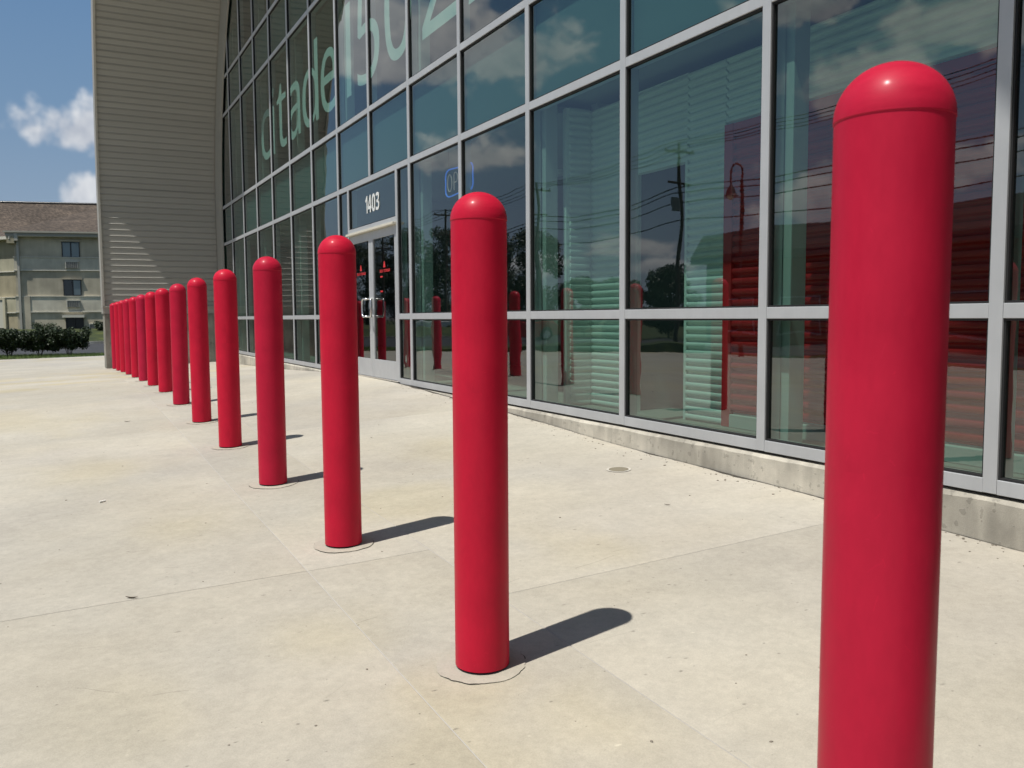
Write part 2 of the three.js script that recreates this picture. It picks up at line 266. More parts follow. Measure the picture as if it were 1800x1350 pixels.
// ---------------------------------------------------------------- the curtain wall
const S = 1.6166, mz = (i) => -(2.7243 + S * i);          // mullion lines, counted from the right
const RAIL = [0.4905, 1.373, 3.392, 4.382, 6.769, 7.703, 10.1, 11.0], HW = 0.0375;
const BACK = FX + 0.135, GX = FX + 0.03;
const wall = thing('curtain_wall', 'tall glass curtain wall in light grey aluminium frames', 'glass wall', [0, 0, 0]);
{
  const I0 = -3, I1 = 14, TOP = 11.04, BOT = 0.455;
  const mullion = (z, y0, y1, w = HW) => { const g = merge([rbox(FX, BACK, y0, y1, z - w, z + w, 0.003)]); part('mullion', g, M.frame, wall); };
  const jamb = 0.012;
  for (let i = I0; i <= I1; i++) { if (i === 6) mullion(mz(6), RAIL[2] + HW, TOP); else mullion(mz(i), BOT, TOP); }
  const doorL = -13.5, doorR = -11.3;                      // door jamb centre lines
  const segs = (r) => { const out = []; for (let i = I0; i < I1; i++) out.push([mz(i + 1) + HW, mz(i) - HW]); return out; };
  RAIL.forEach((y, r) => {
    for (let i = I0; i < I1; i++) {
      let a = mz(i + 1) + HW, b = mz(i) - HW;
      if (i === 5 && r < 2) { a = doorR + HW; } else if (i === 6 && r < 2) { b = doorL - HW; }
      if (i === 6 && r === 2) continue;
      if (i === 5 && r === 2) { a = mz(7) + HW; }
      part('rail', rbox(FX + 0.0015, BACK - 0.002, y - HW, y + HW, a + 0.0006, b - 0.0006, 0.003), M.frame, wall);
    }
  });
  // panes with their dark gaskets, row by row
  const pane = (a, b, y0, y1, mat = M.glass) => {
    const g = new THREE.PlaneGeometry(b - a, y1 - y0); g.rotateY(-Math.PI / 2); g.translate(GX, (y0 + y1) / 2, (a + b) / 2);
    const p = part('pane', g, mat, wall);
    const t = 0.012, d = 0.02;
    part('gasket', merge([box(GX - 0.018, GX + d, y0, y1, a, a + t), box(GX - 0.018, GX + d, y0, y1, b - t, b), box(GX - 0.018, GX + d, y0, y0 + t, a + t, b - t), box(GX - 0.018, GX + d, y1 - t, y1, a + t, b - t)]), M.gasket, p);
  };
  for (let r = 0; r < RAIL.length - 1; r++) for (let i = I0; i < I1; i++) {
    let a = mz(i + 1) + HW, b = mz(i) - HW; const y0 = RAIL[r] + HW, y1 = RAIL[r + 1] - HW;
    if (r < 2 && i === 5) a = doorR + HW;
    if (r < 2 && i === 6) b = doorL - HW;
    pane(a, b, y0, y1);
    if (r === 2 || r === 4 || r === 6) part('spandrel_panel', box(GX + 0.05, GX + 0.075, y0 - 0.02, y1 + 0.02, a - 0.005, b + 0.005), M.spandrel, wall);
  }
  // jambs and transom of the entrance
  for (const z of [doorL, doorR]) part('door_jamb', rbox(FX, BACK, 0.47, RAIL[2] - HW, z - HW, z + HW, 0.003), M.frame, wall);
  part('transom', rbox(FX + 0.001, BACK, 2.665, 2.735, doorL + HW, doorR - HW, 0.003), M.frame, wall);
  part('drip_cap', rbox(FX - 0.055, FX + 0.05, 2.628, 2.662, doorL + 0.02, doorR - 0.01, 0.004), std(0.6, 0.57, 0.48), wall);
  pane(doorL + HW, doorR - HW, 2.735, RAIL[2] - HW, M.glass);
  // steel posts behind every second mullion
  for (let i = -3; i <= 13; i += 2) part('post', rbox(4.275, 4.415, 0.46, 11, mz(i) - 0.1, mz(i) + 0.1, 0.008), M.post, wall);
  // white film lettering on the inside of the second-storey panes
  const font = await new FontLoader().loadAsync('fonts/droid/droid_sans_bold.typeface.json');
  const light = await new FontLoader().loadAsync('fonts/droid/droid_sans_regular.typeface.json');
  const letter = (ch, f, z0, z1, y0, y1, x, mat, name, parent, depth = 0.002) => {
    const g = new TextGeometry(ch, { font: f, size: 1, depth: 1, curveSegments: 12 }); g.computeBoundingBox(); const b = g.boundingBox;
    g.translate(-b.min.x, -b.min.y, 0); g.scale((z1 - z0) / (b.max.x - b.min.x), (y1 - y0) / (b.max.y - b.min.y), depth);
    g.rotateY(-Math.PI / 2); g.translate(x, y0, z0); g.computeVertexNormals();
    return part(name, g, mat, parent);
  };
  const base = 4.8, xh = 5.84, asc = 6.21;
  for (const [ch, z0, z1, y0, y1] of [['c', -19.98, -19.05, base, xh], ['i', -18.8, -18.66, base, 6.16], ['t', -18.4, -17.62, base, 6.08], ['a', -17.42, -16.5, base, xh], ['d', -16.32, -15.22, base, asc], ['e', -15.05, -14.1, base, xh], ['l', -13.56, -13.32, base, asc]]) letter(ch, light, z0, z1, y0, y1, GX + 0.012, M.vinyl, 'letter', wall);
  for (const [ch, z0, z1] of [['5', -13.0, -11.98], ['0', -11.75, -10.72], ['2', -10.36, -9.3], ['2', -8.98, -7.95]]) letter(ch, light, z0, z1, base, 6.22, GX + 0.012, M.vinyl, 'digit', wall);
  let zz = -12.69; for (const ch of '1403') { const w = ch === '1' ? 0.1 : 0.155; letter(ch, font, zz, zz + w, 2.91, 3.165, GX - 0.006, M.white, 'digit', wall); zz += w + 0.022; }

  // the double door
  const dd = thing('entrance_door', 'aluminium double glass door under the white house number', 'door', [FX, 0.475, -12.4]);
  const lt = 2.625 - 0.475, mid = -12.46 + 12.4;
  for (const [a, b, s] of [[doorL + HW + 0.004 + 12.4, mid - 0.003, -1], [mid + 0.003, doorR - HW - 0.004 + 12.4, 1]]) {
    const st = 0.095, x0 = 0.012, x1 = 0.057;
    const leaf = part('door_leaf', merge([rbox(x0, x1, 0.008, lt, a, a + st, 0.003), rbox(x0, x1, 0.008, lt, b - st, b, 0.003), rbox(x0 + 0.001, x1, lt - 0.12, lt - 0.001, a + st, b - st, 0.003), rbox(x0 + 0.001, x1, 0.009, 0.27, a + st, b - st, 0.003)]), M.frame, dd);
    const g = new THREE.PlaneGeometry(b - a - 2 * st, lt - 0.39); g.rotateY(-Math.PI / 2); g.translate(0.03, 0.27 + (lt - 0.39) / 2, (a + b) / 2); part('pane', g, M.doorGlass, leaf);
    const inner = s < 0 ? b - st / 2 : a + st / 2, outz = inner + s * 0.15, y0 = 0.9, y1 = 1.16;
    part('pull_handle', tube([[0.015, y0, inner], [-0.05, y0, inner + s * 0.006], [-0.062, y0 + 0.003, inner + s * 0.02], [-0.065, y0, outz - s * 0.03], [-0.065, y0 + 0.03, outz], [-0.065, y1 - 0.03, outz], [-0.065, y1, outz - s * 0.03], [-0.062, y1 - 0.003, inner + s * 0.02], [-0.05, y1, inner + s * 0.006], [0.015, y1, inner]], 0.0155, 10, 90), M.chrome, leaf);
    if (s > 0) part('lock_cylinder', new THREE.CylinderGeometry(0.016, 0.018, 0.016, 20).rotateZ(Math.PI / 2), M.chrome, leaf, [0.005, 1.05, inner - 0.01]);
    // red stick-on sign: a slim tower and the words under it
    const cz = (a + b) / 2 + (s > 0 ? 0.02 : 0.0), sg = std(0.62, 0.025, 0.03, { roughness: 0.6 });
    const tower = new THREE.Shape([[-0.05, 0], [0.05, 0], [0.022, 0.06], [0.014, 0.085], [-0.014, 0.085], [-0.022, 0.06]].map((p) => new THREE.Vector2(...p)));
    const tg = new THREE.ExtrudeGeometry(tower, { depth: 0.0008, bevelEnabled: false }); tg.rotateY(-Math.PI / 2); tg.translate(0.026, 1.6, cz - 0.02); part('sign_emblem', tg, sg, leaf);
    letter('SELF', font, cz - 0.215, cz - 0.07, 1.53, 1.572, 0.026, sg, 'sign_lettering', leaf, 0.0008); letter('STORAGE', font, cz - 0.045, cz + 0.215, 1.532, 1.572, 0.026, sg, 'sign_lettering', leaf, 0.0008);
    if (s > 0) for (const y of [1.46, 1.25]) part('sign_line', box(0.0255, 0.0262, y, y + 0.022, cz - 0.2, cz - 0.1), sg, leaf);
  }
  part('threshold', rbox(0.0, 0.13, -0.012, 0.006, doorL + HW + 12.4, doorR - HW + 12.4, 0.002), M.chrome, dd);

  // neon sign hanging inside the glass
  const ns = thing('neon_sign', 'blue-bordered neon OPEN sign hanging inside the glass', 'neon sign', [GX + 0.1, 2.82, -9.5]);
  const blue = new THREE.MeshStandardMaterial({ color: lin(0.1, 0.2, 0.7), emissive: lin(0.05, 0.16, 0.75), emissiveIntensity: 0.75, roughness: 0.4 });
  const pink = new THREE.MeshStandardMaterial({ color: lin(0.6, 0.4, 0.35), emissive: lin(0.3, 0.2, 0.18), emissiveIntensity: 0.45, roughness: 0.4 });
  const hw = 0.39, hh = 0.3, k = 0.05;
  part('neon_border', tube([[0, 0, -hw + k], [0, 0, 0], [0, 0, hw - k], [0, k, hw], [0, hh / 2, hw], [0, hh - k, hw], [0, hh, hw - k], [0, hh, 0], [0, hh, -hw + k], [0, hh - k, -hw], [0, hh / 2, -hw], [0, k, -hw]], 0.009, 8, 120, true), blue, ns);
  const O = []; for (let a = 0; a < 16; a++) O.push([0, 0.15 + 0.1 * Math.sin(a / 8 * Math.PI), -0.27 + 0.065 * Math.cos(a / 8 * Math.PI)]);
  part('neon_letter', tube(O, 0.0065, 6, 60, true), pink, ns);
  part('neon_letter', tube([[0, 0.05, -0.14], [0, 0.15, -0.14], [0, 0.25, -0.13], [0, 0.25, -0.07], [0, 0.2, -0.035], [0, 0.15, -0.06], [0, 0.14, -0.13]], 0.0065, 6, 50), pink, ns);
  part('neon_letter', tube([[0, 0.25, 0.13], [0, 0.25, 0.02], [0, 0.15, 0.02], [0, 0.15, 0.1], [0, 0.15, 0.02], [0, 0.05, 0.02], [0, 0.05, 0.13]], 0.0065, 6, 70), pink, ns);
  part('neon_letter', tube([[0, 0.05, 0.19], [0, 0.25, 0.195], [0, 0.06, 0.32], [0, 0.25, 0.325]], 0.0065, 6, 60), pink, ns);
  for (const z of [-0.3, 0.3]) part('hanging_wire', tube([[0, hh, z], [0, 0.53, z]], 0.002, 5, 2), M.gasket, ns);
}

// the concrete upstand under the frames
for (const [a, b, label] of [[-11.27, 8, 'long concrete kerb under the glass wall right of the door'], [-26, -13.54, 'concrete kerb under the glass wall left of the door']]) {
  const P = [], I = [], n = Math.ceil((b - a) / 0.06), x0 = 4.112, x1 = 4.4, R = rng(9);
  for (let i = 0; i <= n; i++) { const z = lerp(a, b, i / n), y = G(4.1, z), ch = 0.012 + 0.01 * fbm(z * 5, 3, 3) + 0.012 * Math.max(0, fbm(z * 11, 8, 3) - 0.6); const wob = (fbm(z * 2.3, 1, 4) - 0.5) * 0.008; P.push(x0 + wob, y - 0.3, z, x0 + wob, 0.43 - ch, z, x0 + ch + wob, 0.434, z, x1, 0.434, z); }
  for (let i = 0; i < n; i++) for (let k = 0; k < 3; k++) { const p = i * 4 + k; I.push(p, p + 1, p + 4, p + 1, p + 5, p + 4); }
  let g = new THREE.BufferGeometry(); g.setAttribute('position', new THREE.Float32BufferAttribute(P, 3)); g.setIndex(I); g = g.toNonIndexed(); g.computeVertexNormals(); metreUV(g);
  const c = part('concrete_kerb', g, M.curb); tag(c, label, 'kerb');
  // the broken joint between kerb and slab
  const Q = [], J = []; const m = Math.ceil((b - a) / 0.03);
  for (let i = 0; i <= m; i++) { const z = lerp(a, b, i / m), w = 0.002 + 0.085 * Math.max(0, fbm(z * 3.1, 5, 5) - 0.46) + 0.006 * hash(i, 4) * fbm(z * 2, 1, 2), y = G(4.1, z) + 0.0042; Q.push(x0 + 0.02, y, z, x0 - w, y, z); }
  for (let i = 0; i < m; i++) { const p = 2 * i; J.push(p, p + 1, p + 2, p + 1, p + 3, p + 2); }
  const q = new THREE.BufferGeometry(); q.setAttribute('position', new THREE.Float32BufferAttribute(Q, 3)); q.setIndex(J); q.computeVertexNormals(); part('crack', q, M.crack, c);
}

// ---------------------------------------------------------------- behind the glass
const shell = thing('storage_building', 'storage building shell with dark rooms behind the glass wall', 'building');
part('ground_floor', box(4.26, 16, 0.2, 0.458, -26, 6), M.roomFloor, shell);
part('floor_slab', box(4.45, 16, 3.5, 4.3, -26, 6), M.room, shell);
part('floor_slab', box(4.45, 16, 6.9, 7.6, -26, 6), M.room, shell);
part('roof', box(4.2, 16, 15.1, 15.4, -27, 8), M.roomDark, shell);
part('upper_wall', box(FX + 0.02, FX + 0.12, 11.045, 15.1, -26, 6), M.siding, shell);
part('back_wall', box(15.8, 16.1, 0.2, 15.1, -26.2, 6.2), M.room, shell);
part('side_wall', box(FX + 0.02, 15.8, 0.1, 15.1, -27, -26.02), M.room, shell);
part('side_wall', box(FX + 0.02, 15.8, 0.1, 15.1, 6.02, 6.4), M.room, shell);
part('office_wall', box(9.2, 9.3, 0.458, 3.5, -26, -7.6), M.roomDark, shell);
part('office_wall', box(4.9, 9.2, 0.458, 3.5, -7.62, -7.52), M.white, shell);
part('office_wall', box(5.5, 9.2, 0.458, 3.5, -14.3, -14.2), M.room, shell);
part('upper_room_wall', box(7.4, 7.5, 4.3, 6.9, -26, 6), M.roomDark, shell);
part('soffit', box(4.3, 9.3, 3.38, 3.44, -26, -7.6), M.room, shell);

{ // display bays of corrugated partition and red roller doors just inside the glass
  const WX = 4.815, FLOOR = 0.458, TOPY = 3.4;
  const ribProfile = (p, d) => { const s = new THREE.Shape(); s.moveTo(0, 0); s.lineTo(0, p); s.lineTo(-d * 0.12, p); s.quadraticCurveTo(-d * 0.2, p * 0.8, -d, p * 0.72); s.quadraticCurveTo(-d * 1.18, p * 0.5, -d, p * 0.3); s.quadraticCurveTo(-d * 0.2, p * 0.22, -d * 0.12, 0); return s; };
  const ribGeo = (p, d) => { const g = new THREE.ExtrudeGeometry(ribProfile(p, d), { depth: 1, bevelEnabled: false, curveSegments: 4 }); return g; };
  const wr = ribGeo(0.0686, 0.03), rr = ribGeo(0.0842, 0.034);
  const ribs = (t, z0, z1, y0, y1, geo, pitch, mat, name, x = WX) => { for (let y = y0; y < y1 - 0.01; y += pitch) { const m = part(name, geo, mat, t, [x, y, z0]); m.scale.set(1, Math.min(1, (y1 - y) / pitch), z1 - z0); } };
  const w1 = thing('corrugated_partition', 'white corrugated partition around a dark opening inside the glass', 'partition');
  ribs(w1, -7.46, -6.72, FLOOR, TOPY, wr, 0.0686, M.white, 'rib');
  ribs(w1, -6.72, -5.945, 2.7, TOPY, wr, 0.0686, M.white, 'rib');
  ribs(w1, -5.945, -5.47, FLOOR, TOPY, wr, 0.0686, M.white, 'rib');
  part('corner_trim', rbox(WX - 0.04, WX + 0.03, FLOOR, TOPY, -7.51, -7.455, 0.004), M.white, w1);
  part('opening_trim', merge([rbox(WX - 0.03, WX + 0.06, FLOOR, 2.7, -5.975, -5.945, 0.003), rbox(WX - 0.03, WX + 0.06, 2.665, 2.7, -6.72, -5.976, 0.003), rbox(WX - 0.03, WX + 0.06, FLOOR, 2.7, -6.75, -6.721, 0.003)]), M.white, w1);
  for (let y = FLOOR; y < TOPY - 0.01; y += 0.0686) { const m = part('rib', wr, M.white, w1, [4.54, y, -7.47]); m.rotation.y = Math.PI / 2; m.scale.set(1, 1, 0.235); }
  part('end_trim', rbox(4.5, 4.54, FLOOR, TOPY, -7.52, -7.46, 0.004), M.white, w1);
  part('backing', merge([box(WX + 0.001, WX + 0.05, FLOOR, TOPY, -7.5, -6.75), box(WX + 0.001, WX + 0.05, FLOOR, TOPY, -5.944, -5.3), box(WX + 0.001, WX + 0.05, 2.701, TOPY, -6.75, -5.944)]), M.white, w1);
  const w2 = thing('roller_door', 'red corrugated roller door display with white panel above, behind glass', 'roller door');
  ribs(w2, -5.46, 4, 2.87, TOPY, wr, 0.0686, M.white, 'rib');
  part('door_frame', merge([rbox(WX - 0.045, WX + 0.03, FLOOR, 2.868, -5.468, -5.37, 0.004), rbox(WX - 0.04, WX + 0.03, 2.79, 2.866, -5.369, 4, 0.004)]), M.redSlat, w2);
  ribs(w2, -5.369, 4, 0.575, 2.79, rr, 0.0842, M.redSlat, 'slat');
  part('backing', box(WX + 0.001, WX + 0.05, FLOOR, TOPY, -5.29, 4), M.white, w2);
  part('base_ledge', rbox(WX - 0.06, WX + 0.01, FLOOR, 0.565, -5.36, 4, 0.008), std(0.45, 0.47, 0.45), w2);
  part('corridor_wall', merge([box(WX + 0.06, 9, FLOOR, 3.4, -5.93, -5.88), box(WX + 0.06, 9, FLOOR, 3.4, -6.82, -6.77), box(8.9, 9, FLOOR, 3.4, -6.77, -5.93)]), M.roomDark, shell);
}
{ const c = thing('ceiling_light', 'round unlit ceiling lamp seen through the dark pane', 'lamp', [6.2, 3.3, -10.6]); part('shade', new THREE.LatheGeometry([[0.001, 0], [0.12, 0.01], [0.2, 0.04], [0.21, 0.07]].map((p) => new THREE.Vector2(...p)), 32), M.white, c); part('stem', new THREE.CylinderGeometry(0.012, 0.012, 0.1, 8), M.chrome, c, [0, 0.1, 0]); }

// ---------------------------------------------------------------- the arched metal-clad portal
{
  const zc = -12.86, A = 13.1, B = 10.1, YS = 4.31, x0 = 1.07, x1 = FX - 0.045;   // half an ellipse on straight legs
  const portal = thing('arched_portal', 'curved grey metal-clad portal wall on a concrete plinth', 'building');
  const P = 0.159, d = 0.0085;
  // one course, built upright: y runs up the wall, +z is towards the opening
  const prof = [[0, 0], [0.118, 0], [0.119, -0.012], [0.127, -0.012], [0.129, 0.001], [0.132, d], [0.141, d], [0.153, 0.0005], [P, 0]];
  const pos = [], idx = [], nor = [];
  for (let k = 0; k < prof.length - 1; k++) {
    const [a, b] = [prof[k], prof[k + 1]], ny = -(b[1] - a[1]), nz = b[0] - a[0], l = Math.hypot(ny, nz), o = pos.length / 3;
    pos.push(x0 + 0.05, a[0], a[1], x1 - 0.02, a[0], a[1], x1 - 0.02, b[0], b[1], x0 + 0.05, b[0], b[1]);
    for (let j = 0; j < 4; j++) nor.push(0, ny / l, nz / l);
    idx.push(o, o + 1, o + 2, o, o + 2, o + 3);
  }
  for (const [x, nx] of [[x0 + 0.05, -1], [x1 - 0.02, 1]]) { const o = pos.length / 3; for (const [y, z] of [[0.129, 0], [0.132, d], [0.14, d], [0.154, 0]]) { pos.push(x, y, z); nor.push(nx, 0, 0); } idx.push(o, o + 1, o + 2, o, o + 2, o + 3); }
  const course = new THREE.BufferGeometry(); course.setAttribute('position', new THREE.Float32BufferAttribute(pos, 3)); course.setAttribute('normal', new THREE.Float32BufferAttribute(nor, 3)); course.setIndex(idx);
  const tones = [0, 1, 2, 3].map((k) => { const m = M.siding.clone(); m.color.multiplyScalar(0.97 + 0.02 * k); return m; });
  // the line that the courses follow, from foot to foot, walked in equal steps
  const line = []; for (let y = 1.712; y < YS; y += 0.02) line.push([y, zc - A]);
  for (let k = 0; k <= 2400; k++) { const t = k / 2400 * Math.PI; line.push([YS + B * Math.sin(t), zc - A * Math.cos(t)]); }
  for (let y = YS - 0.02; y > 1.712; y -= 0.02) line.push([y, zc + A]);
  const stops = [line[0]]; let run = 0;
  for (let k = 1; k < line.length; k++) { const s = Math.hypot(line[k][0] - line[k - 1][0], line[k][1] - line[k - 1][1]); run += s; if (run >= P) { stops.push(line[k]); run -= P; } }
  for (let k = 0; k < stops.length - 1; k++) {
    const [y, z] = stops[k], [v, w] = stops[k + 1], m = part('siding_course', course, tones[(k * 7 + (k >> 2)) % 4], portal, [0, y, z]); m.rotation.x = Math.atan2(w - z, v - y);
  }
  // body: a thick arched ring with straight legs
  const ring = (inner, outer, xa, xb, yb) => {
    const s = new THREE.Shape(), p = []; yb -= YS;
    const half = (o, n) => { const q = [[-A - o, yb]]; for (let k = 0; k <= n; k++) { const t = k / n * Math.PI; q.push([-(A + o) * Math.cos(t), (B + o) * Math.sin(t)]); } q.push([A + o, yb]); return q; };
    p.push(...half(outer, 160), ...half(inner, 160).reverse()); s.setFromPoints(p.map((q) => new THREE.Vector2(-q[0], q[1])));
    const g = new THREE.ExtrudeGeometry(s, { depth: xb - xa, bevelEnabled: false }); g.rotateY(Math.PI / 2); g.translate(xa, YS, zc); return metreUV(g);
  };
  part('body', ring(0.016, 1.0, x0 + 0.006, 4.6, 1.52), M.siding, portal);
  part('edge_trim', ring(-0.045, 0.02, x0, x0 + 0.055, 1.7), M.trim, portal);
  part('inner_band', ring(-0.92, 0.02, FX - 0.042, FX - 0.004, 0.44), M.siding, portal);
  // the straight foot: flashing, recessed band, concrete plinth on both sides
  for (const s of [-1, 1]) {
    const zi = zc + s * A, lo = (v) => (s < 0 ? [zi - 1.02, zi + v] : [zi - v, zi + 1.02]);
    const [a, b] = lo(0.045); part('flashing', rbox(x0 - 0.004, x1 - 0.002, 1.685, 1.712, a, b, 0.003), M.trim, portal);
    const [c, e] = lo(0.0); part('recessed_band', box(x0 + 0.03, x1 - 0.004, 1.51, 1.684, c, e), M.siding, portal);
    const [f, h] = lo(-0.012); part('plinth', rbox(x0 + 0.035, x1 - 0.006, -0.4, 1.508, f, h, 0.012), M.plinth, portal); metreUV(portal.children.at(-1).geometry);
  }
}

// ---------------------------------------------------------------- small things on the concrete
{
  const R = rng(21);
  const drain = thing('drain_cover', 'small round cast drain cover in the concrete by the glass wall', 'drain cover', [3.58, G(3.58, -5.2), -5.2]);
  part('ring', new THREE.RingGeometry(0.072, 0.09, 36).rotateX(-Math.PI / 2), std(0.5, 0.47, 0.41), drain, [0, 0.0042, 0]); drain.rotation.set(-Math.atan((G(3.58, -5.1) - G(3.58, -5.3)) / 0.2), 0, Math.atan((G(3.68, -5.2) - G(3.48, -5.2)) / 0.2));
  part('plate', new THREE.CylinderGeometry(0.0715, 0.0715, 0.004, 36), std(0.2, 0.175, 0.125, { roughness: 0.95 }), drain, [0, 0.004, 0]);
  const leafShape = () => { const s = new THREE.Shape(); s.moveTo(-0.022, 0); s.quadraticCurveTo(-0.005, 0.011, 0.022, 0.002); s.quadraticCurveTo(0, -0.008, -0.022, 0); const g = new THREE.ExtrudeGeometry(s, { depth: 0.001, bevelEnabled: false }); g.rotateX(-Math.PI / 2); const p = g.attributes.position; for (let i = 0; i < p.count; i++) p.setY(i, p.getY(i) + 9 * p.getX(i) * p.getX(i)); g.computeVertexNormals(); return g; };
  const lg = leafShape(), brown = std(0.05, 0.035, 0.02, { roughness: 0.9 });
  const bits = [[0.243, -4.22, 'dry curled leaf on a joint left of the bollards', 1.3], [0.62, -10.3, 'dark leaf scrap far out on the concrete', 1.5], [2.5, -7.6, 'tiny dry leaf between the bollards and the door', 0.7], [3.25, -4.2, 'small dry leaf near the glass wall', 0.9]];
  for (const [x, z, label, s] of bits) { const m = part('dry_leaf', lg, brown, null, [x, G(x, z) + 0.003, z]); m.rotation.y = R() * 6; m.scale.setScalar(s); tag(m, label, 'leaf', 'dry leaves on the concrete'); }
  const butt = part('paper_scrap', merge([new THREE.CylinderGeometry(0.006, 0.006, 0.045, 10).rotateZ(Math.PI / 2)]), std(0.8, 0.78, 0.72), null, [0.21, G(0.21, -6.35) + 0.007, -6.35]); butt.rotation.y = 0.6; tag(butt, 'small white scrap lying alone on the concrete', 'litter');
  const pebbles = [], pg = new THREE.IcosahedronGeometry(1, 0);
  for (let k = 0; k < 160; k++) { const x = -1.5 + R() * 5.4, z = -1 - Math.pow(R(), 1.3) * 15, s = 0.0015 + 0.004 * R() * R(); const g = pg.clone(); g.scale(s * (1 + R()), s * 0.6, s * (1 + R())); g.rotateY(R() * 6); g.translate(x, G(x, z) + s * 0.3, z); pebbles.push(g); }
  for (let k = 0; k < 260; k++) { const z = -2 - R() * 9, x = 4.1 - 0.25 * R() * R(), s = 0.002 + 0.005 * R() * R(); const g = pg.clone(); g.scale(s * (1 + R()), s * 0.6, s * (1 + R())); g.rotateY(R() * 6); g.translate(x, G(x, z) + s * 0.3, z); pebbles.push(g); }
  const peb = part('grit', merge(pebbles), std(0.2, 0.175, 0.14, { roughness: 1 })); tag(peb, 'scattered grit and crumbs on the concrete', null, null, 'stuff');
}

// ---------------------------------------------------------------- foliage
const leafMats = [lin(0.035, 0.062, 0.016), lin(0.05, 0.085, 0.022), lin(0.024, 0.045, 0.014)].map((c) => new THREE.MeshPhysicalMaterial({ color: c, roughness: 0.55, side: THREE.DoubleSide, transmission: 0, map: leafMap }));
function leaves(points, size, R, squash = 0.55) {        // bent leaf blades at the points, each with its own heading
  const pos = new Float32Array(points.length * 12), uv = new Float32Array(points.length * 8), idx = [], v = new THREE.Vector3(), q = new THREE.Quaternion(), e = new THREE.Euler();
  points.forEach((p, i) => {
    e.set((R() - 0.5) * 2.6, R() * 6.283, (R() - 0.5) * 2.6); q.setFromEuler(e); const s = size * (0.6 + 0.8 * R());
    [[-s, 0, 0], [0, 0.14 * s, -s * squash], [s, -0.1 * s, 0], [0, 0.14 * s, s * squash]].forEach((c, k) => { v.set(...c).applyQuaternion(q); pos.set([p[0] + v.x, p[1] + v.y, p[2] + v.z], i * 12 + k * 3); uv.set([k & 1, k >> 1], i * 8 + k * 2); });
    const o = i * 4; idx.push(o, o + 1, o + 2, o, o + 2, o + 3);
  });
  const g = new THREE.BufferGeometry(); g.setAttribute('position', new THREE.BufferAttribute(pos, 3)); g.setAttribute('uv', new THREE.BufferAttribute(uv, 2)); g.setIndex(idx); g.computeVertexNormals(); return g;
}
function clumpPoints(n, clumps, R) { const out = []; for (let k = 0; k < n; k++) { const c = clumps[Math.floor(R() * clumps.length)]; const a = R() * 6.283, u = 2 * R() - 1, rad = Math.pow(R(), 0.45), s = Math.sqrt(1 - u * u); out.push([c[0] + c[3] * rad * s * Math.cos(a), c[1] + (c[4] ?? c[3]) * rad * u, c[2] + c[3] * rad * s * Math.sin(a)]); } return out; }
{ // the hedge: separate clipped bushes
  const R = rng(31);
  const spots = [[-2.75, 1.08], [-1.72, 1.1], [-0.7, 1.08], [0.33, 1.12]];
  const names = ['clipped dark green hedge bush at the left edge of the photo', 'dark green hedge bush, second from the left edge', 'dark green hedge bush in the middle of the hedge', 'dark green hedge bush at the end nearest the metal-clad wall'];
  spots.forEach(([x, h], k) => {
    const b = thing('hedge_bush', names[k], 'bush', [x, -0.05, -38.4 + (R() - 0.5) * 0.1], 0, 'hedge bushes beside the driveway');
    const cl = []; for (let j = 0; j < 40; j++) { const a = R() * 6.28, rr = 0.62 * Math.sqrt(R()), y = 0.36 + (h - 0.54) * R(); cl.push([Math.cos(a) * rr * (0.75 + 0.4 * y), y, Math.sin(a) * rr * 0.8, 0.17 + 0.07 * R()]); }
    for (const [m, n] of [[0, 4600], [1, 2600], [2, 3200]]) part('foliage', leaves(clumpPoints(n, cl, R), 0.042, R), leafMats[m], b);
    part('stem', merge([0, 1, 2, 3, 4].map((j) => { const a = j * 1.3 + R(); return tube([[Math.cos(a) * 0.05, 0, Math.sin(a) * 0.05], [Math.cos(a) * 0.14, 0.25, Math.sin(a) * 0.12], [Math.cos(a) * 0.3, 0.6, Math.sin(a) * 0.25]], 0.014, 6, 8); })), std(0.06, 0.045, 0.03), b);
  });
  const g1 = thing('round_shrub', 'small round shrub on the far lawn beside the wall', 'bush', [2.75, 0.4, -70]);
  const cl = []; for (let j = 0; j < 14; j++) { const a = R() * 6.28, u = R(); cl.push([Math.cos(a) * 0.35 * u, 0.42 + 0.35 * (R() - 0.3), Math.sin(a) * 0.35 * u, 0.25]); }
  part('foliage', leaves(clumpPoints(1500, cl, R), 0.05, R), leafMats[0], g1);
  const g2 = thing('round_shrub', 'clipped shrub behind the hedge in front of the tan building', 'bush', [-0.85, 0.35, -68]);
  part('foliage', leaves(clumpPoints(1500, cl.map((c) => [c[0] * 1.9, c[1] * 0.95, c[2] * 1.6, c[3]]), R), 0.05, R), leafMats[1], g2);
  // grass tufts of the strip in front of the hedge
  const blade = new THREE.BufferGeometry(); blade.setAttribute('position', new THREE.Float32BufferAttribute([-0.006, 0, 0, 0.006, 0, 0, 0.004, 0.07, 0.02], 3)); blade.setIndex([0, 1, 2]); blade.computeVertexNormals();
  const im = new THREE.InstancedMesh(blade, std(0.13, 0.19, 0.05, { side: THREE.DoubleSide, roughness: 0.9 }), 9000), mt = new THREE.Matrix4(), q = new THREE.Quaternion(), e = new THREE.Euler();
  for (let k = 0; k < 9000; k++) { e.set((R() - 0.5) * 0.9, R() * 6.28, (R() - 0.5) * 0.9); const s = 0.7 + 0.9 * R(); mt.compose(new THREE.Vector3(-5 + 7.5 * R(), -0.046, -36.15 - 3.3 * R()), q.setFromEuler(e), new THREE.Vector3(s, s, s)); im.setMatrixAt(k, mt); }
  im.name = 'grass_tufts'; tag(im, 'short grass blades along the edge of the concrete', null, null, 'stuff'); scene.add(im);
}
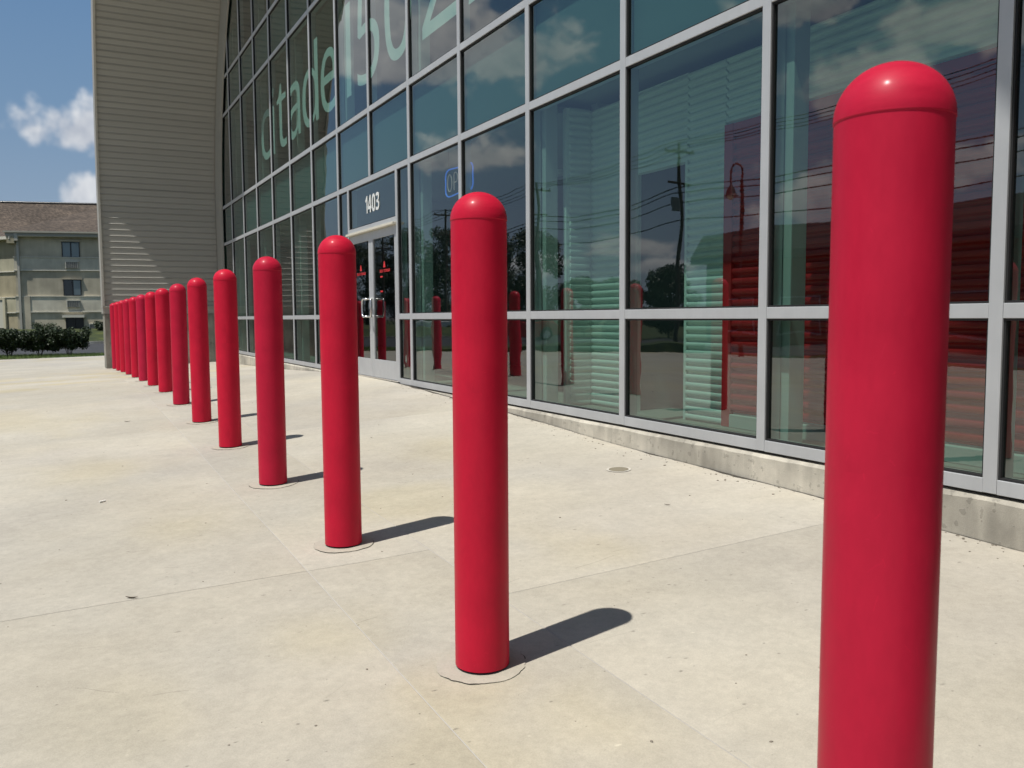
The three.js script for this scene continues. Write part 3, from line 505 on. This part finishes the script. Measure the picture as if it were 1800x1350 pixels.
function tree(x, y, z, h, spread, seed, label, mats = [0, 1, 2]) {
  const R = rng(seed), t = thing('tree', label, 'tree', [x, y, z], 0, 'trees across the street');
  const trunk = [tube([[0, 0, 0], [0.1, h * 0.25, 0.05], [-0.05, h * 0.5, 0.1], [0, h * 0.8, 0]], h * 0.016, 7, 14)], cl = [];
  for (let k = 0; k < 34; k++) {
    const a = R() * 6.28, f = 0.1 + 0.84 * R(), rad = spread * (0.35 + 0.65 * R()) * Math.sin(Math.PI * clamp(f * 0.95 + 0.02, 0, 1)), px = Math.cos(a) * rad, pz = Math.sin(a) * rad, py = h * f;
    if (k % 2 === 0) trunk.push(tube([[0, h * (f - 0.16), 0], [px * 0.5, py - h * 0.07, pz * 0.5], [px, py, pz]], h * 0.005, 5, 6));
    cl.push([px, py, pz, spread * (0.2 + 0.2 * R()), spread * (0.16 + 0.14 * R())]);
  }
  part('trunk', merge(trunk), std(0.07, 0.055, 0.04, { roughness: 1 }), t);
  for (const m of mats) part('crown', leaves(clumpPoints(5200, cl, R), 0.15, R), leafMats[m], t);
  return t;
}
const treeSpots = [[-44, -94, 13, 4.6], [-43, -103, 14.5, 5], [-46, -112, 15.5, 5.2], [-44, -122, 16, 5.5], [-43, -133, 16.5, 5.6], [-46, -146, 17.5, 6], [-44, -160, 18, 6.2], [-45, -178, 18, 6.4], [-46, -86, 6.5, 3.6], [-45, -78, 6, 3.2], [-46, -70, 7, 3.4]];
const treeWords = ['the shorter tree next to the low pair', 'tall tree left of the utility pole', 'tall leafy tree with a broad crown', 'dark tall tree in the middle of the row', 'tall tree mirrored in the door glass', 'tall dark tree farther along the street', 'large tree near the far end of the row', 'large tree at the far end of the row', 'low bushy tree beside the tall trees', 'lowest bushy tree by the street', 'low bushy tree beside the brown building'];
treeSpots.forEach(([x, z, h, s], k) => tree(x, -0.78, z, h, s, 100 + k, treeWords[k] + ' across the street'));

// ---------------------------------------------------------------- the tan building beyond the hedge
{
  const H = new THREE.Group(); H.name = 'hotel'; tag(H, 'three-storey tan stucco building with brown shingle roof', 'building'); scene.add(H);
  H.position.set(-2.75, 0, -76); H.rotation.y = -14 * Math.PI / 180;      // local x runs right along the shaded front, +z is towards the camera
  const stucco = new THREE.MeshStandardMaterial({ color: lin(0.6, 0.54, 0.42), map: scaled(stuccoMap, 6), roughness: 0.95 });
  const tan = new THREE.MeshStandardMaterial({ color: lin(0.47, 0.41, 0.28), map: scaled(stuccoMap, 6), roughness: 0.95 });
  const band = new THREE.MeshStandardMaterial({ color: lin(0.74, 0.69, 0.57), map: scaled(stuccoMap, 6), roughness: 0.95 });
  const bandTan = new THREE.MeshStandardMaterial({ color: lin(0.56, 0.52, 0.38), map: scaled(stuccoMap, 6), roughness: 0.95 });
  const pale = std(0.6, 0.57, 0.48), roofM = new THREE.MeshStandardMaterial({ color: lin(0.2, 0.168, 0.14), map: scaled(shingleMap, 5.4), roughness: 0.95 });
  const dark = std(0.012, 0.013, 0.014, { roughness: 0.3 }), curtain = std(0.36, 0.4, 0.42), metal = std(0.3, 0.29, 0.25, { roughness: 0.6 });
  part('front_wall', box(0, 24, -0.8, 7.75, -12, 0), stucco, H);
  const strip = (y0, y1) => { const b = part('band', box(-0.04, 24.05, y0, y1, -1, 0.05), band, H); part('band_edge', box(-0.09, 24.1, y0 - 0.07, y0 - 0.001, -1, 0.1), pale, b); part('band_edge', box(-0.09, 24.1, y1 + 0.001, y1 + 0.05, -1, 0.1), pale, b); };
  strip(5.15, 6.08); strip(1.99, 3.12);
  const win = (x, y0, y1, curt) => {
    const w = part('window', merge([box(x, x + 1.26, y0, y0 + 0.05, 0.02, 0.075), box(x, x + 1.26, y1 - 0.05, y1, 0.02, 0.075), box(x, x + 0.05, y0 + 0.05, y1 - 0.05, 0.02, 0.075), box(x + 1.21, x + 1.26, y0 + 0.05, y1 - 0.05, 0.02, 0.075), box(x + 0.6, x + 0.66, y0 + 0.05, y1 - 0.05, 0.02, 0.07)]), dark, H);
    part('lintel', box(x - 0.1, x + 1.36, y1 + 0.01, y1 + 0.08, 0.002, 0.16), stucco, w);
    part('recess', box(x + 0.05, x + 1.21, y0 + 0.05, y1 - 0.05, 0.003, 0.012), dark, w);
    const fold = []; for (const [a, b] of curt) { const n = 10; for (let k = 0; k < n; k++) { const u = lerp(a, b, k / n), v = lerp(a, b, (k + 1) / n); fold.push(box(x + u, x + v, y0 + 0.06, y1 - 0.06, 0.014, 0.02 + 0.012 * (k % 2))); } }
    part('curtain', merge(fold), curtain, w);
    const g = new THREE.PlaneGeometry(1.16, y1 - y0 - 0.1); g.translate(x + 0.63, (y0 + y1) / 2, 0.05); part('pane', g, M.clearGlass, w);
  };
  win(3.3, 6.1, 7.3, [[0.06, 0.58], [0.68, 1.2]]); win(3.3, 3.19, 4.42, [[0.72, 1.18]]);
  win(9.4, 6.1, 7.3, [[0.06, 0.58]]); win(9.4, 3.19, 4.42, [[0.06, 1.18]]);
  for (const [x, y] of [[3.58, 5.27], [3.55, 2.3], [9.6, 5.27], [9.6, 2.3]]) {
    const u = part('wall_unit', box(x, x + 0.85, y, y + 0.5, 0.051, 0.16), metal, H); for (let k = 0; k < 6; k++) part('louvre', box(x + 0.04 + k * 0.13, x + 0.1 + k * 0.13, y + 0.04, y + 0.46, 0.161, 0.18), std(0.1, 0.1, 0.095), u); part('surround', merge([box(x - 0.05, x + 0.9, y + 0.5, y + 0.55, 0.051, 0.19), box(x - 0.05, x, y, y + 0.5, 0.051, 0.19)]), pale, u); }
  const d = part('doorway', merge([box(3.36, 3.42, 0, 1.5, 0.003, 0.09), box(4.56, 4.62, 0, 1.5, 0.003, 0.09), box(3.96, 4.02, 0, 1.5, 0.003, 0.08), box(3.42, 3.96, 0, 1.5, 0.002, 0.02), box(4.02, 4.56, 0, 1.5, 0.002, 0.02)]), dark, H); part('hood', box(3.2, 4.75, 1.52, 1.7, 0.002, 0.4), pale, d);
  const lv = part('vent_louvre', box(5.05, 6.2, 0.2, 1.0, 0.002, 0.04), metal, H); for (let k = 0; k < 7; k++) part('louvre', box(5.07, 6.18, 0.24 + k * 0.1, 0.29 + k * 0.1, 0.041, 0.07), std(0.14, 0.135, 0.12), lv); part('surround', merge([box(5, 6.25, 1.0, 1.06, 0.002, 0.1), box(4.98, 5.05, 0.2, 1.0, 0.002, 0.1)]), pale, lv);
  part('pilaster', box(0.42, 0.95, -0.5, 3.1, 0.002, 0.11), stucco, H);
  part('downspout', merge([box(0.2, 0.36, -0.5, 7.3, 0.06, 0.2), box(0.16, 0.4, 7.3, 7.85, 0.1, 0.5)]), std(0.42, 0.4, 0.34), H);
  // the sunlit wing that turns away to the left
  const W = new THREE.Group(); W.name = 'side_wing'; H.add(W); W.position.set(0, 0, -0.02); W.rotation.y = -36 * Math.PI / 180;    // local -x runs left along this wall
  part('wall', box(-6, 0, -0.8, 7.4, -8, 0), tan, W);
  part('band', box(-6.02, 0.03, 5.05, 5.98, -0.5, 0.05), bandTan, W); part('band', box(-6.02, 0.03, 1.95, 3.05, -0.5, 0.05), bandTan, W);
  part('band_edge', box(-6.05, 0.06, 4.98, 5.049, -0.5, 0.1), pale, W); part('band_edge', box(-6.05, 0.06, 3.051, 3.1, -0.5, 0.1), pale, W); part('band_edge', box(-6.05, 0.06, 1.88, 1.949, -0.5, 0.1), pale, W);
  part('service_door', box(-3.4, -1.3, 0.75, 2.9, 0.051, 0.13), std(0.5, 0.48, 0.4), W); part('door_surround', merge([box(-3.5, -1.06, 2.901, 3.02, 0.051, 0.2), box(-1.299, -1.06, 0.7, 2.9, 0.051, 0.2)]), std(0.5, 0.46, 0.33), W);
  part('gutter', box(-6.5, 0.2, 7.4, 7.62, -0.2, 0.55), pale, W);
  // roofs
  const quad = (pts) => { const g = new THREE.BufferGeometry(); const v = []; const U = []; const A = new THREE.Vector3(...pts[0]), X = new THREE.Vector3(...pts[1]).sub(A), nn = new THREE.Vector3(...pts[2]).sub(A).cross(X).normalize(); const ex = X.clone().normalize(), ey = new THREE.Vector3().crossVectors(nn, ex); const t = pts.length === 4 ? [0, 1, 2, 0, 2, 3] : [0, 1, 2]; for (const k of t) { v.push(...pts[k]); const q = new THREE.Vector3(...pts[k]).sub(A); U.push(q.dot(ex), q.dot(ey)); } g.setAttribute('position', new THREE.Float32BufferAttribute(v, 3)); g.setAttribute('uv', new THREE.Float32BufferAttribute(U, 2)); g.computeVertexNormals(); return g; };
  const rf = part('roof', merge([quad([[-0.45, 7.98, 0.45], [24.5, 7.98, 0.45], [24.5, 12.6, -10], [9.2, 12.6, -10]]), quad([[-0.45, 7.98, 0.45], [9.2, 12.6, -10], [9.2, 12.6, -10.2], [-4, 7.98, -14]]), quad([[24.5, 7.98, 0.45], [24.5, 7.98, -20], [24.5, 12.6, -10]])]), roofM, H);
  part('fascia', box(-0.45, 24.5, 7.68, 7.97, 0.3, 0.46), metal, rf); part('gutter', box(-0.55, 24.5, 7.9, 8.02, 0.461, 0.58), std(0.4, 0.37, 0.3), rf); part('soffit', box(-0.4, 24.5, 7.62, 7.68, 0, 0.45), stucco, rf);
  part('bracket', box(-0.35, 0.15, 7.1, 7.6, -0.3, 0.5), tan, rf);
  const rl = part('left_roof', merge([quad([[-6, 7.62, -4.4], [0.9, 7.62, 0.4], [9, 11.3, -9.5], [-6, 11.3, -9.5]])]), roofM, H); void rl;
  part('ridge_flashing', tube([[-6, 11.32, -9.5], [9, 11.32, -9.5]], 0.12, 6, 2), dark, rl);
}

// ---------------------------------------------------------------- what the glass mirrors: street side
{
  const wood = std(0.09, 0.07, 0.055, { roughness: 1 });
  const poleZ = [-14, -45.9, -64.8, -84.6, -104.5], words = ['nearest the camera side', 'by the brown building', 'between the low trees', 'by the tall trees', 'farthest along the street'];
  const PX = -28, H = 12.6;
  poleZ.forEach((z, k) => {
    const t = thing('utility_pole', `wooden utility pole with crossarm, ${words[k]}`, 'utility pole', [PX, -0.78, z], 0, 'utility poles along the street');
    part('pole', new THREE.CylinderGeometry(0.1, 0.17, H + 0.78, 12), wood, t, [0, (H + 0.78) / 2, 0]);
    const top = part('crossarm', rbox(-1.2, 1.2, H + 0.1, H + 0.24, -0.06, 0.06, 0.01), wood, t); void top;
    const low = part('lower_crossarm', rbox(-0.9, 0.9, H - 1.9, H - 1.77, -0.06, 0.06, 0.01), wood, t); void low;
    for (const x of [-1.1, -0.4, 0.4, 1.1]) part('insulator', new THREE.CylinderGeometry(0.05, 0.06, 0.16, 8), std(0.2, 0.2, 0.2), t, [x, H + 0.32, 0]);
    if (k !== 3) part('transformer', new THREE.CylinderGeometry(0.25, 0.25, 0.85, 14), std(0.22, 0.23, 0.23), t, [0.42, H - 3.2, 0]);
  });
  const spans = [[-1.1, 12.0], [-0.4, 12.0], [0.4, 12.0], [1.1, 12.0], [-0.15, 9.4], [0.15, 9.0], [0, 8.4], [0.1, 7.2]];
  spans.forEach(([dx, y], s) => {
    const pts = []; const zs = [20, ...poleZ, -150];
    for (let k = 0; k < zs.length - 1; k++) for (let j = 0; j < 6; j++) { const u = j / 6; pts.push([PX + dx, y + 0.4 - 0.55 * 4 * u * (1 - u) * (s > 3 ? 1.2 : 1), lerp(zs[k], zs[k + 1], u)]); }
    const c = part('power_line', tube(pts, s > 3 ? 0.035 : 0.022, 5, 120), std(0.015, 0.015, 0.015)); tag(c, ['outer street-side', 'inner street-side', 'inner lot-side', 'outer lot-side', 'thick upper', 'thick middle', 'thick lower', 'lowest thick'][s] + ' cable strung along the utility poles', 'power line', 'cables on the utility poles');
  });
  const lamp = thing('street_lamp', 'shepherd-crook street lamp with bell shade, mirrored in the glass', 'street lamp', [-20, -0.62, -31.2]);
  const steel = std(0.03, 0.028, 0.026, { roughness: 0.6, metalness: 0.4 });
  part('pole', new THREE.CylinderGeometry(0.07, 0.1, 8.2, 14), steel, lamp, [0, 4.1, 0]);
  part('crook', tube([[0, 8.1, 0], [0, 8.8, 0.02], [0, 9.0, -0.25], [0, 9.05, -0.4], [0, 8.95, -0.65], [0, 8.7, -0.75], [0, 8.1, -0.75]], 0.045, 8, 40), steel, lamp);
  part('lamp_shade', new THREE.LatheGeometry([[0.05, 0.55], [0.09, 0.45], [0.16, 0.35], [0.24, 0.2], [0.3, 0.05], [0.38, 0.0]].map((p) => new THREE.Vector2(...p)), 24), steel, lamp, [0, 7.6, -0.75]);
  part('lens', new THREE.SphereGeometry(0.2, 16, 8, 0, 6.283, Math.PI / 2, Math.PI / 2), std(0.6, 0.58, 0.5), lamp, [0, 7.62, -0.75]);

  const shop = thing('brown_shop', 'low brown shop building with dark roof across the street', 'building', [-44, -0.78, -38]);
  const brick = new THREE.MeshStandardMaterial({ color: lin(0.13, 0.075, 0.055), map: scaled(stuccoMap, 5), roughness: 0.95 });
  part('wall', box(-14, 0, 0, 6.6, -24, 22), brick, shop);
  const roof = new THREE.Shape([[-15, 6.6], [1.2, 6.6], [1.2, 7.2], [-0.4, 9.3], [-13, 9.3], [-15, 7.2]].map((p) => new THREE.Vector2(...p)));
  const rg = new THREE.ExtrudeGeometry(roof, { depth: 47.5, bevelEnabled: false }); rg.translate(0, 0, -24.8); part('roof', metreUV(rg), std(0.05, 0.055, 0.05, { roughness: 0.9 }), shop);
  for (const z of [-20, -13, -6, 1, 8, 15]) { const w = part('shop_window', merge([box(0.002, 0.1, 0.6, 3.6, z - 2.2, z - 2.1), box(0.002, 0.1, 0.6, 3.6, z + 2.1, z + 2.2), box(0.002, 0.1, 3.5, 3.6, z - 2.1, z + 2.1), box(0.002, 0.1, 0.6, 0.7, z - 2.1, z + 2.1)]), M.frame, shop); part('pane', box(0.004, 0.03, 0.7, 3.5, z - 2.1, z + 2.1), std(0.015, 0.018, 0.02, { roughness: 0.08 }), w); }

  // two parked cars
  const car = (x, z, turn, label, color, tall) => {
    const c = thing('parked_car', label, 'car', [x, -0.1, z], turn), h = tall ? 1.78 : 1.45, L = tall ? 4.9 : 4.6, wv = 0.92;
    const paint = new THREE.MeshPhysicalMaterial({ color, roughness: 0.35, clearcoat: 1, clearcoatRoughness: 0.05 });
    const body = new THREE.Shape(); body.moveTo(-L / 2, 0.32); body.lineTo(-L / 2, 0.75); body.quadraticCurveTo(-L / 2 + 0.05, 0.98, -L / 2 + 0.4, 1.0); body.lineTo(-1.0, 1.04); body.lineTo(L / 2 - 1.0, 1.04); body.quadraticCurveTo(L / 2 - 0.1, 0.95, L / 2, 0.7); body.lineTo(L / 2, 0.32);
    const bump = (cx) => { body.lineTo(cx + 0.4, 0.32); body.absarc(cx, 0.33, 0.4, 0, Math.PI, false); body.lineTo(cx - 0.4, 0.32); };
    bump(L / 2 - 0.9); bump(-L / 2 + 0.9); body.lineTo(-L / 2, 0.32);
    const bg = new THREE.ExtrudeGeometry(body, { depth: 2 * wv - 0.16, bevelEnabled: true, bevelSize: 0.05, bevelThickness: 0.08, bevelSegments: 3 }); bg.translate(0, 0, -wv + 0.08); part('body', bg, paint, c);
    const cab = new THREE.Shape([[-L / 2 + 0.25, 1.0], [-L / 2 + (tall ? 0.45 : 0.95), h], [0.55, h], [1.3, 1.0]].map((q) => new THREE.Vector2(...q)));
    const cg = new THREE.ExtrudeGeometry(cab, { depth: 1.4, bevelEnabled: true, bevelSize: 0.06, bevelThickness: 0.09, bevelSegments: 3 }); cg.translate(0, 0, -0.7); part('cabin', cg, paint, c);
    const gl = new THREE.Shape([[-L / 2 + 0.5, 1.08], [-L / 2 + (tall ? 0.6 : 1.1), h - 0.1], [0.48, h - 0.1], [1.08, 1.08]].map((q) => new THREE.Vector2(...q)));
    const gg = new THREE.ExtrudeGeometry(gl, { depth: 1.6, bevelEnabled: false }); gg.translate(0, 0, -0.8); part('side_glass', gg, std(0.02, 0.022, 0.024, { roughness: 0.05 }), c);
    for (const wx of [L / 2 - 0.9, -L / 2 + 0.9]) for (const s of [-1, 1]) { const w = part('wheel', new THREE.CylinderGeometry(0.33, 0.33, 0.22, 24).rotateX(Math.PI / 2), std(0.02, 0.02, 0.02), c, [wx, 0.33, s * (wv - 0.1)]); part('rim', new THREE.CylinderGeometry(0.2, 0.2, 0.24, 16).rotateX(Math.PI / 2), M.chrome, w); }
    for (const s of [-1, 1]) { part('headlight', rbox(L / 2 - 0.06, L / 2 + 0.06, 0.66, 0.8, s * 0.72 - 0.14, s * 0.72 + 0.14, 0.03), std(0.7, 0.7, 0.7, { roughness: 0.1 }), c); part('tail_light', rbox(-L / 2 - 0.06, -L / 2 + 0.06, 0.72, 0.9, s * 0.74 - 0.12, s * 0.74 + 0.12, 0.03), std(0.4, 0.01, 0.01, { roughness: 0.2 }), c); }
  };
  car(-19, -51.5, 0.1, 'red wagon parked out front, mirrored in the glass', lin(0.45, 0.01, 0.015), true);
  car(-20.5, -70.5, 0.2, 'white car parked farther out, mirrored in the glass', lin(0.7, 0.7, 0.7), false);
}

renderer.render(scene, camera);
